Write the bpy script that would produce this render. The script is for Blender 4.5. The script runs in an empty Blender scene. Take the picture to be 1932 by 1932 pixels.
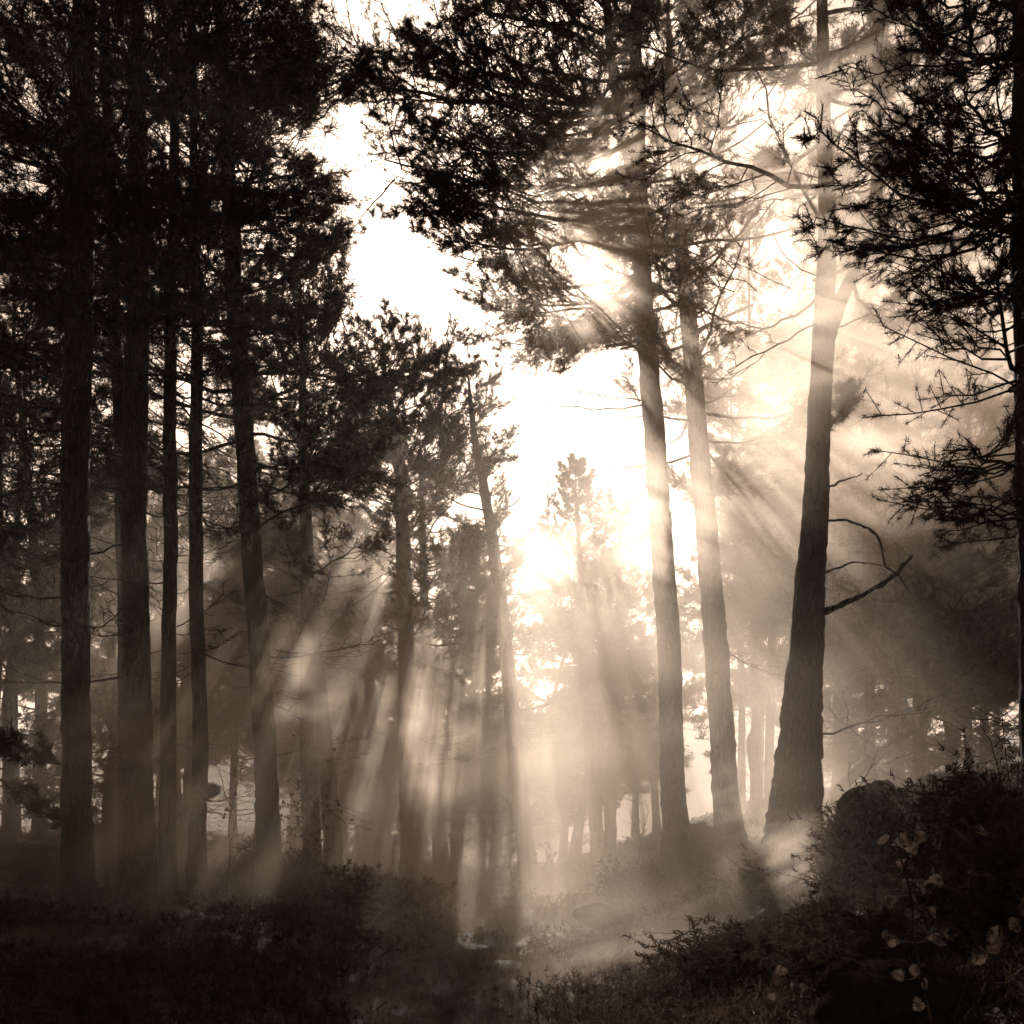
import bpy, math, random
import numpy as np
from mathutils import Vector

# ------------------------------------------------------------------ camera, sky, sun, exposure
S = bpy.context.scene
COL = S.collection
R = math.radians
F = 1932.0            # focal length in picture units (picture is 1932 units wide)
HY = 1560.0           # picture row of the eye level
EYE = 1.6
cam = bpy.data.cameras.new('camera')
cam.lens, cam.sensor_width = 36.0, 36.0
cam.shift_y = (HY - 966.0) / 1932.0
cam.clip_start, cam.clip_end = 0.05, 2000.0
camo = bpy.data.objects.new('camera', cam)
COL.objects.link(camo)
camo.location = (0, 0, EYE)
camo.rotation_euler = (R(90), 0, 0)
S.camera = camo

SUN_EL, SUN_AZ = R(31.0), R(-0.6)
W = bpy.data.worlds.new('World')
S.world = W
W.use_nodes = True
nt = W.node_tree
nt.nodes.clear()
sky = nt.nodes.new('ShaderNodeTexSky')
sky.sky_type = 'NISHITA'
sky.sun_disc = False
sky.sun_elevation = SUN_EL
sky.sun_rotation = SUN_AZ
sky.air_density, sky.dust_density, sky.ozone_density = 0.65, 1.5, 1.0
bw = nt.nodes.new('ShaderNodeRGBToBW')
tint = nt.nodes.new('ShaderNodeMix')
tint.data_type, tint.blend_type = 'RGBA', 'MULTIPLY'
tint.inputs[0].default_value = 1.0
tint.inputs[7].default_value = (1.0, 0.75, 0.575, 1)
bg = nt.nodes.new('ShaderNodeBackground')
bg.inputs['Strength'].default_value = 0.05
wo = nt.nodes.new('ShaderNodeOutputWorld')
nt.links.new(sky.outputs[0], bw.inputs[0])
nt.links.new(bw.outputs[0], tint.inputs[6])
nt.links.new(tint.outputs[2], bg.inputs['Color'])
nt.links.new(bg.outputs[0], wo.inputs['Surface'])

sl = bpy.data.lights.new('sun', 'SUN')
sl.energy = 5.0
sl.angle = R(0.5)
sl.color = (1.0, 0.89, 0.775)
so = bpy.data.objects.new('sun', sl)
COL.objects.link(so)
sd = Vector((math.sin(SUN_AZ) * math.cos(SUN_EL), math.cos(SUN_AZ) * math.cos(SUN_EL), math.sin(SUN_EL)))
so.rotation_euler = sd.to_track_quat('Z', 'Y').to_euler()
so.location = sd * 60

vs = S.view_settings
vs.view_transform, vs.look, vs.gamma, vs.use_curve_mapping = 'Standard', 'None', 1.0, False
vs.exposure = 1.8
S.render.engine = 'CYCLES'
cy = S.cycles
cy.use_denoising = True
cy.use_adaptive_sampling = True
cy.adaptive_threshold = 0.03
cy.max_bounces, cy.diffuse_bounces, cy.glossy_bounces, cy.transmission_bounces = 4, 2, 1, 2
cy.volume_bounces = 2
cy.transparent_max_bounces = 8
cy.volume_step_rate = 0.8
cy.volume_max_steps = 128
cy.caustics_reflective = cy.caustics_refractive = False

HAZE_DENSITY = 0.0008

# ------------------------------------------------------------------ helpers
def P(x, y, d):
    """a point of the place: d metres ahead, seen at picture position x, y from the path"""
    return np.array([(x - 966.0) / F * d, d, EYE + (HY - y) / F * d])

def to_px(p):
    d = np.maximum(p[..., 1], 0.3)
    return 966.0 + p[..., 0] / d * F, HY - (p[..., 2] - EYE) / d * F

def sstep(a, b, x):
    t = np.clip((x - a) / (b - a), 0, 1)
    return t * t * (3 - 2 * t)

def hash2(ix, iy, s):
    h = np.sin(ix * 127.1 + iy * 311.7 + s * 74.7) * 43758.5453
    return h - np.floor(h)

def vnoise(x, y, s=0):
    ix, iy = np.floor(x), np.floor(y)
    fx, fy = x - ix, y - iy
    fx, fy = fx * fx * (3 - 2 * fx), fy * fy * (3 - 2 * fy)
    a, b = hash2(ix, iy, s), hash2(ix + 1, iy, s)
    c, d = hash2(ix, iy + 1, s), hash2(ix + 1, iy + 1, s)
    return (a * (1 - fx) + b * fx) * (1 - fy) + (c * (1 - fx) + d * fx) * fy

def ground_z(x, y):
    x, y = np.asarray(x, float), np.asarray(y, float)
    z = 1.25 * sstep(0.5, 5.0, x) + 1.25 * sstep(4.6, 9.0, x)
    z = z + 0.5 * sstep(0.6, 3.2, -x) + 0.75 * sstep(7.0, 11.0, -x)
    z = z * sstep(1.0, 4.5, y)
    z = z - 9.0 * sstep(36.0, 75.0, y) * (1 - np.clip(sstep(1, 14, -x) + sstep(12, 26, x), 0, 1)) + (4.5 * sstep(2, 18, -x) + 3.0 * sstep(12, 26, x)) * sstep(33.0, 58.0, y) + 22.0 * sstep(110.0, 190.0, y) * (0.5 + 0.5 * vnoise(x / 40, y / 60, 5))
    z = z + 0.35 * (vnoise(x * .45, y * .45, 1) - .5) + 0.16 * (vnoise(x * 1.3, y * 1.3, 2) - .5) + 0.06 * (vnoise(x * 4, y * 4, 3) - .5)
    return z

def inside(px, py, poly):
    n = len(poly)
    r = np.zeros(np.shape(px), bool)
    j = n - 1
    for i in range(n):
        xi, yi = poly[i]
        xj, yj = poly[j]
        if yi != yj:
            r ^= ((yi > py) != (yj > py)) & (px < (xj - xi) * (py - yi) / (yj - yi) + xi)
        j = i
    return r

# openings in the canopy: no branch of the wood reaches into these
GAPS = [
    [(602, -40), (612, 55), (640, 108), (664, 100), (684, 78), (730, 72), (755, 42), (800, 46), (850, 36), (836, -40)],
    [(628, 190), (622, 255), (560, 232), (495, 242), (502, 275), (572, 292), (642, 312), (640, 372), (662, 440), (676, 505), (662, 572),
     (638, 604), (622, 652), (668, 648), (690, 600), (712, 600), (738, 640), (772, 655), (790, 630), (820, 660), (885, 668), (918, 664), (915, 612), (958, 560), (905, 520),
     (832, 512), (822, 462), (788, 425), (768, 382), (735, 300), (790, 318), (822, 290), (795, 232), (778, 192), (690, 186)],
    [(940, 752), (1000, 722), (1080, 690), (1130, 640), (1185, 650), (1205, 700), (1120, 728), (1212, 762), (1105, 850), (1140, 892), (1215, 892), (1222, 985),
     (1200, 1005), (1165, 955), (1122, 955), (1110, 895), (1085, 862), (1058, 905), (1030, 925), (1025, 972), (985, 940), (958, 890), (985, 800), (950, 772)],
    [(1385, 172), (1425, 156), (1470, 148), (1505, 190), (1440, 232), (1400, 205)],
    [(1262, 920), (1308, 935), (1312, 1065), (1272, 1072)],
    [(890, 312), (1012, 345), (965, 385), (915, 360)],
    [(1290, 1330), (1340, 1390), (1352, 1585), (1295, 1620)],
    [(1388, 1330), (1452, 1392), (1446, 1560), (1402, 1600)],
    [(965, 1240), (1080, 1225), (1090, 1290), (985, 1300)],
    [(712, 1350), (750, 1345), (750, 1390), (715, 1385)],
    [(1155, 1535), (1180, 1480), (1235, 1500), (1242, 1640), (1160, 1620)],
    [(30, 320), (80, 310), (80, 350), (35, 360)],
    [(1420, 545), (1505, 515), (1520, 570), (1450, 610)],
]

def in_gap(p, jitter, rng, off=None):
    x, y = to_px(p)
    if off is not None:
        x, y = x + off[:, 0], y + off[:, 1]
    x = x + rng.normal(0, jitter, x.shape)
    y = y + rng.normal(0, jitter, y.shape)
    r = np.zeros(x.shape, bool)
    for g in GAPS:
        r |= inside(x, y, g)
    return r & (p[..., 1] > 1)

# openings cut into the crowns along the sun rays to light the mist: (point the beam reaches, radius in metres)
SUNV = np.array(sd)
BEAMS = [(P(1010, 370, 15.5), .35), (P(1110, 330, 15.5), .35), (P(1200, 270, 15.5), .35), (P(1320, 300, 15.5), .4), (P(1260, 330, 15.5), .25), (P(1060, 470, 15.5), .4), (P(1130, 540, 15), .4), (P(1070, 600, 15), .35), (P(1390, 350, 14), .3),
         (P(1640, 420, 11.5), .35), (P(1560, 480, 11.5), .35), (P(1600, 620, 11.5), .45), (P(1700, 560, 11.5), .4), (P(1560, 560, 11.5), .3), (P(1680, 480, 11.5), .3), (P(1750, 640, 11.5), .3), (P(1500, 600, 11.5), .4), (P(1620, 720, 11.5), .5), (P(1560, 330, 11.5), .25), (P(1430, 800, 15), .6), (P(1700, 760, 15), .22), (P(1620, 820, 15), .25),
         (P(1240, 930, 14.5), .9), (P(1320, 960, 15), .7), (P(1160, 1060, 15), .6), (P(1350, 1080, 15), .4), (P(1110, 1080, 24), 1.2), (P(770, 1380, 19.5), .7), (P(775, 1250, 20), .5), (P(560, 1290, 15), .3), (P(540, 1330, 15), .2), (P(700, 1180, 18), .5), (P(620, 1080, 18), .35), (P(500, 1120, 18), .3), (P(660, 1260, 18), .3), (P(880, 1050, 21), .5), (P(930, 1180, 21), .4), (P(1000, 1060, 22), .5), (P(100, 1400, 14), .3), (P(30, 1420, 14), .3), (P(280, 1250, 11.5), .3), (P(160, 1150, 11.5), .3), (P(845, 1620, 17), .45), (P(880, 1680, 16.5), .25), (P(800, 1720, 16), .2),
         (P(1490, 1620, 11), .6), (P(1440, 1700, 10), .4), (P(1380, 1560, 14), .5), (P(1120, 1790, 9.5), .22), (P(1250, 1830, 9.3), .2), (P(1450, 260, 14), .3), (P(1520, 200, 13.8), .25), (P(1600, 240, 12), .25), (P(1700, 200, 11.8), .25), (P(1760, 330, 11.5), .3), (P(1480, 700, 14), .5), (P(730, 1790, 10.5), .3), (P(700, 1880, 8.5), .25), (P(1000, 1700, 21), .8), (P(300, 1880, 8), .25),
         (P(290, 1660, 11), .3), (P(60, 1480, 14), .5), (P(1640, 1700, 8), .2), (P(1480, 800, 14.5), .5)]

def in_beam(p):
    r = np.zeros(len(p), bool)
    for c, rad in BEAMS:
        q = p - c
        t = q @ SUNV
        dist = np.linalg.norm(q - t[:, None] * SUNV, axis=1)
        r |= (t > .25) & (dist < rad)
    return r

def make_mesh(name, v, f, smooth=True):
    """v (N,3) float; f (M,3) triangles"""
    me = bpy.data.meshes.new(name)
    v = np.ascontiguousarray(v, np.float32)
    f = np.ascontiguousarray(f, np.int32)
    me.vertices.add(len(v))
    me.vertices.foreach_set('co', v.ravel())
    me.loops.add(f.size)
    me.loops.foreach_set('vertex_index', f.ravel())
    me.polygons.add(len(f))
    me.polygons.foreach_set('loop_start', np.arange(0, f.size, 3, dtype=np.int32))
    me.polygons.foreach_set('use_smooth', np.full(len(f), smooth, bool))
    me.update(calc_edges=True)
    return me

class Geo:
    def __init__(self):
        self.v, self.f, self.n = [], [], 0
    def add(self, v, f):
        self.v.append(v)
        self.f.append(f + self.n)
        self.n += len(v)
    def mesh(self, name, origin=(0, 0, 0), smooth=True):
        return make_mesh(name, np.concatenate(self.v) - np.asarray(origin), np.concatenate(self.f), smooth)

def link(name, me, mat, parent=None, loc=None):
    o = bpy.data.objects.new(name, me)
    COL.objects.link(o)
    if mat is not None and not me.materials:
        me.materials.append(mat)
    if parent is not None:
        o.parent = parent
    if loc is not None:
        o.location = loc
    return o

def tag(o, label, cat, group=None, kind=None):
    if label: o['label'] = label
    if cat: o['category'] = cat
    if group: o['group'] = group
    if kind: o['kind'] = kind
    return o

def thing(name, label, cat, loc, group=None):
    o = bpy.data.objects.new(name, None)
    COL.objects.link(o)
    o.location = loc
    o.empty_display_size = 0.2
    return tag(o, label, cat, group)

def spline(pts, n):
    """Catmull-Rom through the rows of pts, n samples per span"""
    p = np.asarray(pts, float)
    p = np.vstack([2 * p[0] - p[1], p, 2 * p[-1] - p[-2]])
    out = []
    for i in range(1, len(p) - 2):
        t = np.linspace(0, 1, n, endpoint=False)[:, None]
        a, b, c, d = p[i - 1], p[i], p[i + 1], p[i + 2]
        out.append(.5 * ((2 * b) + (-a + c) * t + (2 * a - 5 * b + 4 * c - d) * t ** 2 + (-a + 3 * b - 3 * c + d) * t ** 3))
    out.append(p[-2][None])
    return np.vstack(out)

def tube(c, r, sides, rough=0.0, rng=None):
    """a tube of rings along the points c with radii r"""
    c, r = np.asarray(c, float), np.asarray(r, float)
    n = len(c)
    t = np.gradient(c, axis=0)
    t /= np.linalg.norm(t, axis=1)[:, None] + 1e-9
    ref = np.array([0, 1.0, 0]) if abs(t[:, 1]).mean() < .8 else np.array([1.0, 0, 0])
    u = np.cross(t, ref)
    u /= np.linalg.norm(u, axis=1)[:, None] + 1e-9
    w = np.cross(t, u)
    a = np.arange(sides) * 2 * math.pi / sides
    rr = np.repeat(r[:, None], sides, 1)
    if rough and rng is not None:
        rr = rr * (1 + rough * rng.normal(0, 1, rr.shape))
    v = c[:, None, :] + rr[..., None] * (np.cos(a)[None, :, None] * u[:, None, :] + np.sin(a)[None, :, None] * w[:, None, :])
    v = v.reshape(-1, 3)
    i = np.arange(n - 1)[:, None] * sides
    k = np.arange(sides)[None, :]
    k2 = (k + 1) % sides
    q = np.stack([i + k, i + k2, i + sides + k2, i + sides + k], -1).reshape(-1, 4)
    f = np.concatenate([q[:, [0, 1, 2]], q[:, [0, 2, 3]]])
    v = np.vstack([v, c[-1] + t[-1] * r[-1] * .6])
    cap = np.stack([np.full(sides, n * sides), (n - 1) * sides + np.arange(sides), (n - 1) * sides + (np.arange(sides) + 1) % sides], -1)
    return v, np.concatenate([f, cap])

def thin_sticks(a, b, ra, rb):
    """many three-sided sticks from a (N,3) to b (N,3)"""
    n = len(a)
    d = b - a
    d = d / (np.linalg.norm(d, axis=1)[:, None] + 1e-9)
    ref = np.where(np.abs(d[:, 2:3]) < .8, np.array([[0, 0, 1.0]]), np.array([[1.0, 0, 0]]))
    u = np.cross(d, ref)
    u /= np.linalg.norm(u, axis=1)[:, None] + 1e-9
    w = np.cross(d, u)
    v = np.empty((n, 6, 3))
    for k in range(3):
        o = math.cos(k * 2.0944) * u + math.sin(k * 2.0944) * w
        v[:, k] = a + o * np.reshape(ra, (-1, 1))
        v[:, 3 + k] = b + o * np.reshape(rb, (-1, 1))
    base = np.arange(n)[:, None, None] * 6
    t = np.array([[0, 1, 4], [0, 4, 3], [1, 2, 5], [1, 5, 4], [2, 0, 3], [2, 3, 5], [3, 4, 5]])[None]
    return v.reshape(-1, 3), (base + t).reshape(-1, 3)

def needles(p, d, m, length, width, spread, rng, back=0.09):
    """m blades round every twig end p that points along d"""
    n = len(p)
    P0 = np.repeat(p, m, 0) - np.repeat(d, m, 0) * (rng.random((n * m, 1)) * back)
    dv = np.repeat(d, m, 0) * rng.uniform(.15, 1.0, (n * m, 1)) + rng.normal(0, spread, (n * m, 3))
    dv /= np.linalg.norm(dv, axis=1)[:, None] + 1e-9
    s = rng.normal(0, 1, (n * m, 3))
    s = np.cross(dv, s)
    s /= np.linalg.norm(s, axis=1)[:, None] + 1e-9
    L = length * rng.uniform(.65, 1.25, (n * m, 1))
    v = np.empty((n * m, 3, 3))
    v[:, 0] = P0 + s * width * .5
    v[:, 1] = P0 - s * width * .5
    v[:, 2] = P0 + dv * L
    return v.reshape(-1, 3), np.arange(n * m * 3).reshape(-1, 3)

# ------------------------------------------------------------------ materials
def new_mat(name):
    m = bpy.data.materials.new(name)
    m.use_nodes = True
    m.node_tree.nodes.clear()
    return m, m.node_tree

def surf_mat(name, c1, c2, scale=(6, 6, 1.2), bump=.4, rough=.9, dist=.02, spec=.2, detail=8):
    m, t = new_mat(name)
    N = t.nodes.new
    tc = N('ShaderNodeTexCoord')
    mp = N('ShaderNodeMapping')
    mp.inputs['Scale'].default_value = scale
    no = N('ShaderNodeTexNoise')
    no.inputs['Scale'].default_value = 1.0
    no.inputs['Detail'].default_value = detail
    no.inputs['Roughness'].default_value = .65
    cr = N('ShaderNodeValToRGB')
    cr.color_ramp.elements[0].position, cr.color_ramp.elements[1].position = .35, .68
    cr.color_ramp.elements[0].color, cr.color_ramp.elements[1].color = (*c1, 1), (*c2, 1)
    b = N('ShaderNodeBump')
    b.inputs['Strength'].default_value = bump
    b.inputs['Distance'].default_value = dist
    p = N('ShaderNodeBsdfPrincipled')
    p.inputs['Roughness'].default_value = rough
    p.inputs['Specular IOR Level'].default_value = spec
    o = N('ShaderNodeOutputMaterial')
    L = t.links.new
    L(tc.outputs['Object'], mp.inputs[0]); L(mp.outputs[0], no.inputs[0]); L(no.outputs[0], cr.inputs[0])
    L(cr.outputs[0], p.inputs['Base Color']); L(no.outputs[0], b.inputs['Height']); L(b.outputs[0], p.inputs['Normal'])
    L(p.outputs[0], o.inputs[0])
    return m

def leaf_mat(name, c1, c2, trans, tcol, scale=1.5):
    m, t = new_mat(name)
    N = t.nodes.new
    tc = N('ShaderNodeTexCoord')
    no = N('ShaderNodeTexNoise')
    no.inputs['Scale'].default_value = scale
    no.inputs['Detail'].default_value = 3
    mx = N('ShaderNodeValToRGB')
    mx.color_ramp.elements[0].position, mx.color_ramp.elements[1].position = .38, .64
    mx.color_ramp.elements[0].color, mx.color_ramp.elements[1].color = (*c1, 1), (*c2, 1)
    d = N('ShaderNodeBsdfDiffuse')
    tr = N('ShaderNodeBsdfTranslucent')
    tr.inputs[0].default_value = (*tcol, 1)
    ms = N('ShaderNodeMixShader')
    ms.inputs[0].default_value = trans
    o = N('ShaderNodeOutputMaterial')
    L = t.links.new
    L(tc.outputs['Object'], no.inputs[0]); L(no.outputs[0], mx.inputs[0]); L(mx.outputs[0], d.inputs[0])
    L(d.outputs[0], ms.inputs[1]); L(tr.outputs[0], ms.inputs[2]); L(ms.outputs[0], o.inputs[0])
    return m

M_BARK = surf_mat('pine_bark', (.012, .0078, .0055), (.045, .029, .021), (22, 22, 5), .8, .97, .03)
def bark_plates(m):
    t = m.node_tree
    N, L = t.nodes.new, t.links.new
    tc = N('ShaderNodeTexCoord')
    mp = N('ShaderNodeMapping'); mp.inputs['Scale'].default_value = (16, 16, 4.5)
    no = N('ShaderNodeTexNoise'); no.inputs['Scale'].default_value = 1.3; no.inputs['Detail'].default_value = 3
    ad = N('ShaderNodeMixRGB'); ad.blend_type = 'ADD'; ad.inputs[0].default_value = .9
    vo = N('ShaderNodeTexVoronoi'); vo.feature = 'DISTANCE_TO_EDGE'; vo.inputs['Scale'].default_value = 1.0
    mr = N('ShaderNodeMapRange'); mr.inputs['From Max'].default_value = .22
    L(tc.outputs['Object'], mp.inputs[0]); L(mp.outputs[0], no.inputs[0]); L(mp.outputs[0], ad.inputs[1]); L(no.outputs['Color'], ad.inputs[2])
    L(ad.outputs[0], vo.inputs['Vector']); L(vo.outputs[0], mr.inputs[0])
    p = [n for n in t.nodes if n.type == 'BSDF_PRINCIPLED'][0]
    ramp = [n for n in t.nodes if n.type == 'VALTORGB'][0]
    mu = N('ShaderNodeMix'); mu.data_type, mu.blend_type = 'RGBA', 'MIX'
    mu.inputs[6].default_value = (.006, .004, .003, 1)
    L(mr.outputs[0], mu.inputs[0]); L(ramp.outputs[0], mu.inputs[7]); L(mu.outputs[2], p.inputs['Base Color'])
    b = N('ShaderNodeBump'); b.inputs['Strength'].default_value = 1.0; b.inputs['Distance'].default_value = .02
    old = p.inputs['Normal'].links[0].from_node
    L(mr.outputs[0], b.inputs['Height']); L(old.outputs[0], b.inputs['Normal']); L(b.outputs[0], p.inputs['Normal'])
bark_plates(M_BARK)
M_NEEDLE = leaf_mat('pine_needles', (.012, .008, .0058), (.040, .027, .020), .12, (.06, .041, .028))
M_GROUND = surf_mat('forest_floor', (.009, .006, .0045), (.035, .024, .017), (3, 3, 3), .8, .97, .05)
M_HEATH = leaf_mat('heath_leaves', (.012, .008, .006), (.04, .027, .02), .15, (.06, .041, .029), 2.5)
M_GRASS = leaf_mat('dry_grass', (.035, .024, .018), (.14, .10, .073), .25, (.15, .11, .08), 1.2)
M_LEAF = leaf_mat('oak_leaves', (.02, .014, .0105), (.085, .061, .046), .2, (.11, .08, .057), 14)
def leaf_blotches(m):
    t = m.node_tree
    n = [k for k in t.nodes if k.type == 'TEX_NOISE'][0]
    n.inputs['Scale'].default_value, n.inputs['Detail'].default_value = 38, 6
    L = t.links.new
    r = [k for k in t.nodes if k.type == 'VALTORGB'][0]
    tr = [k for k in t.nodes if k.type == 'BSDF_TRANSLUCENT'][0]
    L(r.outputs[0], tr.inputs[0])
    b = t.nodes.new('ShaderNodeBump'); b.inputs['Distance'].default_value = .004
    L(n.outputs[0], b.inputs['Height']); L(b.outputs[0], [k for k in t.nodes if k.type == 'BSDF_DIFFUSE'][0].inputs['Normal'])
leaf_blotches(M_LEAF)
M_ROCK = surf_mat('mossy_rock', (.002, .0015, .001), (.011, .008, .006), (9, 9, 9), 1.0, 1.0, .06, 0.0, 12)

# ------------------------------------------------------------------ haze: one closed box of even air
def haze_box():
    m, t = new_mat('haze')
    v = t.nodes.new('ShaderNodeVolumePrincipled')
    v.inputs['Color'].default_value = (.95, .825, .71, 1)
    v.inputs['Density'].default_value = HAZE_DENSITY
    v.inputs['Anisotropy'].default_value = .05
    o = t.nodes.new('ShaderNodeOutputMaterial')
    t.links.new(v.outputs[0], o.inputs['Volume'])
    x, y0, y1, z0, z1 = 150, -14, 232, -12.5, 34
    v8 = np.array([(sx * x, y, z) for z in (z0, z1) for y in (y0, y1) for sx in (-1, 1)], float)
    q = np.array([(0, 2, 3, 1), (4, 5, 7, 6), (0, 1, 5, 4), (2, 6, 7, 3), (0, 4, 6, 2), (1, 3, 7, 5)])
    f = np.concatenate([q[:, [0, 1, 2]], q[:, [0, 2, 3]]])
    o = link('haze', make_mesh('haze', v8, f, False), m)
    tag(o, 'thin even haze hanging through the whole pine wood', 'haze', None, 'stuff')
haze_box()

# ------------------------------------------------------------------ ground
def ground():
    ys = np.concatenate([np.linspace(-13, 3, 20)[:-1], np.linspace(3, 32, 260)[:-1], np.linspace(32, 80, 90)[:-1], np.linspace(80, 230, 50)])
    u = np.linspace(-1, 1, 301)
    X = np.sign(u) * (np.abs(u) * 14 + np.abs(u) ** 5 * 134)
    gx, gy = np.meshgrid(X, ys)
    v = np.stack([gx, gy, ground_z(gx, gy)], -1).reshape(-1, 3)
    n, m = len(ys), len(X)
    i = (np.arange(n - 1)[:, None] * m + np.arange(m - 1)[None]).reshape(-1)
    f = np.concatenate([np.stack([i, i + 1, i + m + 1], -1), np.stack([i, i + m + 1, i + m], -1)])
    o = link('ground', make_mesh('ground', v, f), M_GROUND)
    o['kind'] = 'structure'
ground()

# ------------------------------------------------------------------ branch patterns
def branch_pattern(seed, subs, twigs, bare=False, up=.25):
    """A branch of length 1 along +x: wood polylines and the places of its needle tufts."""
    g = np.random.default_rng(seed)
    n = 9
    t = np.linspace(0, 1, n)
    wig = np.cumsum(g.normal(0, .022, (n, 2)), 0)
    ax = np.stack([t, wig[:, 0], up * (t ** 2) * g.uniform(.3, 1.1) - .10 * np.sin(t * math.pi) * g.uniform(-.3, 1) + wig[:, 1] * .8], -1)
    ax -= ax[0]
    polys = [(ax, np.interp(t, [0, 1], [.012, .003]))]
    ta, tb, tid, tp, td, sid = [], [], [], [], [], []
    for k in range(subs):
        q = .18 + .82 * (k + g.uniform(.1, .9)) / subs
        side = 1 if k % 2 else -1
        b = np.array([np.interp(q, t, ax[:, c]) for c in range(3)])
        ang = g.uniform(.55, 1.15) * side
        L = (.14 + .40 * (1 - q) ** .8) * g.uniform(.7, 1.25)
        d0 = np.array([math.cos(ang), math.sin(ang), g.uniform(-.12, .45)])
        s = np.linspace(0, 1, 5)
        c = b + s[:, None] * d0 * L + np.cumsum(g.normal(0, .018, (5, 3)), 0) * (s[:, None] > 0) + np.array([0, 0, .10 * L]) * (s ** 2)[:, None]
        polys.append((c, np.interp(s, [0, 1], [.0036, .0014])))
        for j in range(twigs):
            w = .25 + .75 * (j + g.random()) / twigs
            p = np.array([np.interp(w, s, c[:, a]) for a in range(3)])
            dt = d0 * .6 + np.array([.5, 0, .25]) + g.normal(0, .55, 3)
            dt /= np.linalg.norm(dt)
            l = g.uniform(.05, .13)
            e = p + dt * l
            ta.append(p); tb.append(e); tid.append(k)
            for z in ((1.0, .5) if not bare else ()):
                tp.append(p + dt * l * z); td.append(dt + g.normal(0, .25, 3)); sid.append(k)
        if not bare:
            tp.append(c[-1]); td.append(d0); sid.append(k)
    return dict(polys=polys, ta=np.array(ta), tb=np.array(tb), tid=np.array(tid), tp=np.array(tp) if tp else np.zeros((0, 3)),
                td=np.array(td) if td else np.zeros((0, 3)), sid=np.array(sid, int))

PAT_BIG = [branch_pattern(10 + k, 16, 11) for k in range(7)]
PAT_SMALL = [branch_pattern(40 + k, 9, 6, up=.45) for k in range(6)]
PAT_BARE = [branch_pattern(70 + k, 7, 3, bare=True, up=.15) for k in range(6)]

def frame(d, roll=0.0):
    x = d / np.linalg.norm(d)
    up = np.array([0, 0, 1.0]) if abs(x[2]) < .95 else np.array([0, 1.0, 0])
    y = np.cross(up, x); y /= np.linalg.norm(y)
    z = np.cross(x, y)
    c, s = math.cos(roll), math.sin(roll)
    return np.stack([x, c * y + s * z, -s * y + c * z])

def put_branch(wood, crown, pat, base, vec, rng, tufts, thick=1.0, prune=True, wood_only_main=False):
    L = float(np.linalg.norm(vec))
    if L > 2.9 and len(pat['tp']):                     # long boughs carry whole side branches of their own
        ax = pat['polys'][0][0]
        Ma = frame(vec) * L
        for q in np.linspace(.45, .97, 2 + int(L)):
            b = np.array([np.interp(q, np.linspace(0, 1, len(ax)), ax[:, i]) for i in range(3)]) @ Ma + base
            a = rng.normal(0, .75)
            d = np.array([math.cos(a), math.sin(a), rng.normal(.12, .22)]) @ (Ma / L)
            put_branch(wood, crown, PAT_SMALL[rng.integers(len(PAT_SMALL))], b, d * min(1.5, L * .40 * (1.25 - .5 * q)), rng, tufts, 1.0, prune)
    M = frame(vec, rng.normal(0, .25)) * L
    if rng.random() < .5:
        M[1] *= -1
    T = lambda a: a @ M + base
    nsub = len(pat['polys']) - 1
    keep = np.ones(nsub, bool)
    tp = T(pat['tp']) if len(pat['tp']) else pat['tp']
    if prune:
        if len(tp):
            beam = in_beam(tp) & (rng.random(len(tp)) < .93)
            off = rng.normal(0, 9, (nsub, 2))
            gap = in_gap(tp, 3, rng, off[pat['sid']])
            cnt = np.maximum(np.bincount(pat['sid'], minlength=nsub), 1)
            keep &= np.bincount(pat['sid'], weights=gap, minlength=nsub) < .3 * cnt
            keep &= np.bincount(pat['sid'], weights=beam, minlength=nsub) < .45 * cnt
            bad = beam
        else:
            ends = np.array([p[0][-1] for p in pat['polys'][1:]])
            keep &= ~in_gap(T(ends), 4, rng)
    for k, (c, r) in enumerate(pat['polys']):
        if k and not keep[k - 1]:
            continue
        cc = T(c)
        if k == 0 and prune:
            b = in_gap(cc, 0, rng)
            if b[:3].any() and not wood_only_main:
                return
            if b.any():
                n = max(3, int(np.argmax(b)))
                cc, r = cc[:n], r[:n]
        wood.add(*tube(cc, np.maximum(r * L * thick, .004), 6 if k == 0 else 4))
    kt = keep[pat['tid']]
    if prune and kt.any():
        kt &= ~in_beam(T(pat['tb']))
    if kt.any():
        a, b = T(pat['ta'][kt]), T(pat['tb'][kt])
        crown.add(*thin_sticks(a, b, np.full(len(a), .0045), np.full(len(a), .003)))
    if len(tp):
        ks = keep[pat['sid']]
        if prune:
            ks &= ~bad
        if ks.any():
            d = pat['td'][ks] @ (M / L)
            tufts.append((tp[ks], d / np.linalg.norm(d, axis=1)[:, None]))

LOD = {'near': (26, .06, .0042, .5), 0: (16, .088, .0082, .75), 1: (10, .10, .0115, .75), 2: (6, .125, .019, .75), 3: (4, .17, .032, .7)}

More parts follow.
